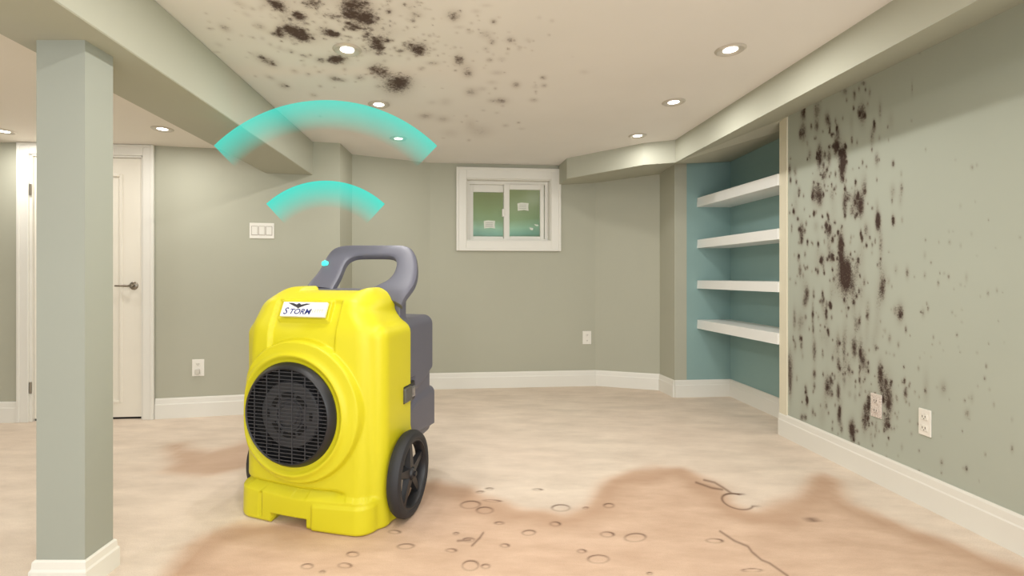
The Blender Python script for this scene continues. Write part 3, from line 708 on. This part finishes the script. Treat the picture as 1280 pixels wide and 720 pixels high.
lathe(bm, [(0, -.040), (.150, -.040), (.154, .0), (.154, .012), (.148, .018), (.0, .018)], 56, RX90)
mo_ = bmo('motor_plate', bm, m_fan, fanp, smooth=True)
bm = bmesh.new(); lathe(bm, [(.062, .017), (.062, .024), (.070, .026), (.074, .017)], 48, RX90, True); bmo('motor_ring', bm, m_fan, mo_)
# dark curved slots of the motor plate
def slot(r0, r1, a0, a1, y, seg=12):
    bm = bmesh.new(); V = []
    for i in range(seg+1):
        a = a0+(a1-a0)*i/seg; V.append([bm.verts.new((r*math.cos(a), yy, r*math.sin(a))) for r, yy in ((r0, y), (r1, y), (r1, y+.004), (r0, y+.004))])
    for A, B in zip(V, V[1:]):
        for j in range(4): bm.faces.new((A[j], A[(j+1) % 4], B[(j+1) % 4], B[j]))
    bm.faces.new(V[0]); bm.faces.new(V[-1]); return bm
R_ = math.radians
for a0, a1 in ((25, 65), (75, 115), (125, 158), (205, 240), (250, 290), (300, 335)): bmo('slot', slot(.082, .104, R_(a0), R_(a1), -.0215), m_dark, mo_)
for a0, a1 in ((-8, 8), (172, 188)): bmo('slot', slot(.108, .122, R_(a0), R_(a1), -.0215), m_dark, mo_)
bm = bmesh.new(); lathe(bm, [(0, .026), (.046, .026), (.052, .017), (0, .017)], 40, RX90); hub = bmo('hub', bm, m_fan, mo_)
for i in range(7):
    a0 = 2*math.pi*i/7; bm = bmesh.new(); V = []
    for j in range(5):
        t = j/4; r = .150+.060*t
        V.append([bm.verts.new((r*math.cos(a0+w_+.25*t), .0+yy, r*math.sin(a0+w_+.25*t))) for w_, yy in ((-.30, .035), (.30, .008), (.30, .012), (-.30, .039))])
    for A, B in zip(V, V[1:]):
        for j in range(4): bm.faces.new((A[j], A[(j+1) % 4], B[(j+1) % 4], B[j]))
    bm.faces.new(V[0]); bm.faces.new(V[-1]); bmo('blade', bm, m_dark, fanp)

# label plate on the upper slope
tilt = -math.atan2(.07, .15)
lab = D.objects.new('name_plate', None); COL.objects.link(lab); lab.parent = mach; lab.location = (-.0215, .0535, .9875); lab.rotation_euler = (tilt, 0, 0)
bm = bmesh.new(); box(bm, (-.118, -.003, -.031), (.124, .012, .042), .0015, 1)
bmo('label_sheet', bm, m_white, lab)
def text(s, size, x, z, m, parent, name='lettering', sx=1, shear=0, depth=.0012, yy=-.0032):
    c = D.curves.new(name, 'FONT'); c.body = s; c.size = size; c.extrude = depth/2; c.shear = shear; c.offset = .0007; c.resolution_u = 3
    o = D.objects.new(name, c); COL.objects.link(o)
    bpy.context.view_layer.update(); dg = bpy.context.evaluated_depsgraph_get(); me = D.meshes.new_from_object(o.evaluated_get(dg)); D.objects.remove(o)
    me.materials.clear(); me.transform(Matrix.Translation((x, yy, z)) @ Matrix.Diagonal((sx, 1, 1, 1)) @ RX90)
    return link(name, me, m, parent)
text('S', .048, -.104, -.021, m_navy, lab, sx=1.0, shear=.25)
text('TORM', .037, -.073, -.019, m_navy, lab, sx=1.13, shear=.25)
for i, (h_, w_) in enumerate(((.010, .010), (.012, .004), (.013, .010), (.015, .010), (.015, .012), (.016, .010))):   # faded, unreadable end of the name
    bm = bmesh.new(); x_ = .042+.0125*i
    box(bm, (x_, -.0038, -.010), (x_+.003, -.0028, -.010+h_)); box(bm, (x_, -.0038, -.010+h_-.003), (x_+w_*.8, -.0028, -.010+h_))
    bmo('faded_letter', bm, m_pale, lab)
bm = bmesh.new()   # spread-wing emblem
wing = [(-.062, .036), (-.035, .036), (-.012, .028), (-.006, .033), (0, .036), (.006, .033), (.012, .028), (.040, .034), (.066, .033), (.040, .026), (.022, .019), (.008, .014), (0, .008), (-.008, .014), (-.025, .020), (-.044, .028)]
f = bm.faces.new([bm.verts.new((a-.028, -.0038, b_)) for a, b_ in wing]); r = bmesh.ops.extrude_face_region(bm, geom=[f])
bmesh.ops.translate(bm, vec=(0, .001, 0), verts=[e for e in r['geom'] if isinstance(e, bmesh.types.BMVert)]); bmesh.ops.triangulate(bm, faces=bm.faces)
bmo('wing_emblem', bm, m_ink, lab)

# grey rear housing
def rear(P):
    x, y, z = P[:, 0], P[:, 1], P[:, 2]; ax = np.abs(x); Q = np.stack([ax, y, z], 1)
    up = rbox(Q, (.1, .52, .72), (.268, .275, .205), .055)
    up = rmax(up, (.475+.35*(y-.36))-z, .012)
    mid = rbox(Q, (.1, .52, .50), (.255, .245, .26), .035)
    low = rbox(Q, (.1, .52, .37), (.268, .300, .135), .045)
    low = rmax(low, z-(.425+.42*(y-.36)), .02); low = rmax(low, (.315-.10*(y-.4))-z, .006)
    neck = rbox(Q, (.1, .41, .85), (.232, .062, .215), .03)
    d = smin(smin(up, mid, .012), low, .015); d = smin(d, neck, .02)
    # pocket for the catch
    pk = np.maximum(np.maximum(np.abs(y-.425)-.060, np.abs(z-.565)-.052), .335-ax); d = rmax(d, -pk, .006)
    return np.maximum(d, .374-y)
sdf_mesh('rear_housing', rear, (-.40, .36, .22), (.40, .86, 1.12), (-.20, .40, .42), (.20, .50, .88), (70, 90, 150), m_grey, mach)
# catches on the sides
for sx in (1, -1):
    ct = D.objects.new('catch', None); COL.objects.link(ct); ct.parent = mach; ct.location = (sx*.383, .348, .560)
    bm = bmesh.new(); box(bm, (-.010, -.075, -.050), (.010, .085, .050), .01, 2); bmo('catch_pocket', bm, m_blk, ct)
    bm = bmesh.new(); box(bm, (-.005, -.070, -.036), (.026, .012, .036), .007, 2); bmo('catch_lever', bm, mat('dull grey metal', (96, 96, 92), .4, metal=.3), ct)
    bm = bmesh.new(); box(bm, (-.005, .014, -.028), (.022, .062, .028), .008, 2); bmo('catch_hook', bm, mat('bright metal', (168, 168, 172), .25, metal=.8), ct)

# handle: a loop leaning back, arms flaring into the shoulders
def hp(px, py):
    z = 1.15
    for _ in range(12):
        s = .405+1.05*(z-1.075); xx, z = inv(px, py, max(.36, s))
    s = max(.36, .405+1.05*(z-1.075)); return Vector((xx, s, z))
OUT = [(384, 361), (388, 354), (396, 347), (403, 336), (410, 322), (417, 313), (426, 309.5), (440, 309), (480, 309), (508, 309), (516, 313), (521, 322), (523, 335), (522, 350), (518, 361), (511, 369), (505, 376), (503, 384)]
INN = [(417, 364), (423, 354), (428, 344), (431, 335), (436, 326.5), (445, 322.5), (460, 322), (480, 322), (491, 322.5), (496, 326), (497, 333), (494, 343), (487, 352), (477, 357), (466, 361), (463, 366)]
def resample(L, n):
    pts = [hp(*p) for p in L]; cum = [0]
    for a, b_ in zip(pts, pts[1:]): cum.append(cum[-1]+(b_-a).length)
    out = []
    for i in range(n):
        t = cum[-1]*i/(n-1); k = max(j for j in range(len(cum)) if cum[j] <= t+1e-9); k = min(k, len(pts)-2)
        out.append(pts[k].lerp(pts[k+1], (t-cum[k])/(cum[k+1]-cum[k]+1e-9)))
    for _ in range(2):
        out = [out[0]]+[(out[i-1]+2*out[i]+out[i+1])/4 for i in range(1, n-1)]+[out[-1]]
    return out
nn_ = 48; o_, i_ = resample(OUT, nn_), resample(INN, nn_)
nrm = Vector((0, 1, -1.05)).normalized(); bm = bmesh.new(); rings = []
for a, b_ in zip(o_, i_):
    mid = (a+b_)/2; h = (a-b_)/2; ring = []
    for k in range(16):
        th = 2*math.pi*k/16; cx_, sy_ = math.cos(th), math.sin(th)
        e = .5; u = math.copysign(abs(cx_)**e, cx_); v = math.copysign(abs(sy_)**e, sy_)
        ring.append(bm.verts.new(mid+h*u+nrm*(.024*v)))
    rings.append(ring)
for A, B in zip(rings, rings[1:]):
    for k in range(16): bm.faces.new((A[k], A[(k+1) % 16], B[(k+1) % 16], B[k]))
bm.faces.new(rings[0]); bm.faces.new(rings[-1])
hd = bmo('handle', bm, m_grey, mach, smooth=True)
# dark deck between the arms
bm = bmesh.new(); box(bm, (-.20, .355, 1.02), (.22, .47, 1.082), .012, 2); bmo('top_deck', bm, m_grey, mach)
# indicator light on the left arm
ip_ = hp(407, 330); bm = bmesh.new()
bmesh.ops.create_icosphere(bm, subdivisions=1, radius=.020); bmesh.ops.scale(bm, vec=(1.25, .5, .95), verts=bm.verts)
bmesh.ops.translate(bm, vec=ip_+Vector((.022, -.040, .002)), verts=bm.verts); bmo('indicator_light', bm, m_led, hd)

# under carriage and wheels
bm = bmesh.new()
for sx in (-1, 1):
    box(bm, (sx*.30-.018, .30, .12), (sx*.30+.018, .53, .335), .01, 2)
box(bm, (-.28, .26, .235), (.28, .62, .335), .01, 2)
tube(bm, (-.40, .248, .2), (.40, .248, .2), .013, 14)
box(bm, (-.05, .20, .15), (.05, .32, .24))
bmo('undercarriage', bm, m_blk, mach)
def wheel(sx):
    wh = D.objects.new('wheel', None); COL.objects.link(wh); wh.parent = mach; wh.location = (.436 if sx > 0 else -.335, .262 if sx < 0 else .248, .2005); wh.scale = (1.04, 1.04, 1.04)
    RY = Matrix.Rotation(math.pi/2*sx, 4, 'Y')
    bm = bmesh.new(); lathe(bm, [(.150, -.026), (.168, -.032), (.184, -.026), (.1925, -.010), (.1925, .010), (.184, .026), (.168, .032), (.158, .030), (.150, .024)], 64, RY, True)
    bmo('tyre', bm, m_tyre, wh, smooth=True)
    bm = bmesh.new(); lathe(bm, [(.140, -.024), (.153, -.027), (.153, .026), (.147, .027), (.140, .018)], 64, RY, True); bmo('rim', bm, m_blk, wh, smooth=True)
    bm = bmesh.new(); lathe(bm, [(0, -.03), (.030, -.03), (.032, .014), (.024, .026), (.012, .028), (.012, .036), (0, .037)], 24, RY); bmo('wheel_hub', bm, m_blk, wh, smooth=True)
    for k in range(5):
        a = 2*math.pi*k/5+R_(92); bm = bmesh.new()
        vs = []
        for r, wd_, y0_, y1_ in ((.020, .030, -.012, .016), (.145, .013, -.006, .012)):
            vs.append([bm.verts.new((y, r*math.cos(a)-s*math.sin(a), r*math.sin(a)+s*math.cos(a))) for s, y in ((-wd_, y0_*sx), (wd_, y0_*sx), (wd_*.7, y1_*sx), (-wd_*.7, y1_*sx))])
        for j in range(4): bm.faces.new((vs[0][j], vs[0][(j+1) % 4], vs[1][(j+1) % 4], vs[1][j]))
        bm.faces.new(vs[0]); bm.faces.new(vs[1]); bmo('spoke', bm, m_blk, wh)
wheel(1); wheel(-1)

# ------------------------------------------------------------------ glowing signal arcs over the machine
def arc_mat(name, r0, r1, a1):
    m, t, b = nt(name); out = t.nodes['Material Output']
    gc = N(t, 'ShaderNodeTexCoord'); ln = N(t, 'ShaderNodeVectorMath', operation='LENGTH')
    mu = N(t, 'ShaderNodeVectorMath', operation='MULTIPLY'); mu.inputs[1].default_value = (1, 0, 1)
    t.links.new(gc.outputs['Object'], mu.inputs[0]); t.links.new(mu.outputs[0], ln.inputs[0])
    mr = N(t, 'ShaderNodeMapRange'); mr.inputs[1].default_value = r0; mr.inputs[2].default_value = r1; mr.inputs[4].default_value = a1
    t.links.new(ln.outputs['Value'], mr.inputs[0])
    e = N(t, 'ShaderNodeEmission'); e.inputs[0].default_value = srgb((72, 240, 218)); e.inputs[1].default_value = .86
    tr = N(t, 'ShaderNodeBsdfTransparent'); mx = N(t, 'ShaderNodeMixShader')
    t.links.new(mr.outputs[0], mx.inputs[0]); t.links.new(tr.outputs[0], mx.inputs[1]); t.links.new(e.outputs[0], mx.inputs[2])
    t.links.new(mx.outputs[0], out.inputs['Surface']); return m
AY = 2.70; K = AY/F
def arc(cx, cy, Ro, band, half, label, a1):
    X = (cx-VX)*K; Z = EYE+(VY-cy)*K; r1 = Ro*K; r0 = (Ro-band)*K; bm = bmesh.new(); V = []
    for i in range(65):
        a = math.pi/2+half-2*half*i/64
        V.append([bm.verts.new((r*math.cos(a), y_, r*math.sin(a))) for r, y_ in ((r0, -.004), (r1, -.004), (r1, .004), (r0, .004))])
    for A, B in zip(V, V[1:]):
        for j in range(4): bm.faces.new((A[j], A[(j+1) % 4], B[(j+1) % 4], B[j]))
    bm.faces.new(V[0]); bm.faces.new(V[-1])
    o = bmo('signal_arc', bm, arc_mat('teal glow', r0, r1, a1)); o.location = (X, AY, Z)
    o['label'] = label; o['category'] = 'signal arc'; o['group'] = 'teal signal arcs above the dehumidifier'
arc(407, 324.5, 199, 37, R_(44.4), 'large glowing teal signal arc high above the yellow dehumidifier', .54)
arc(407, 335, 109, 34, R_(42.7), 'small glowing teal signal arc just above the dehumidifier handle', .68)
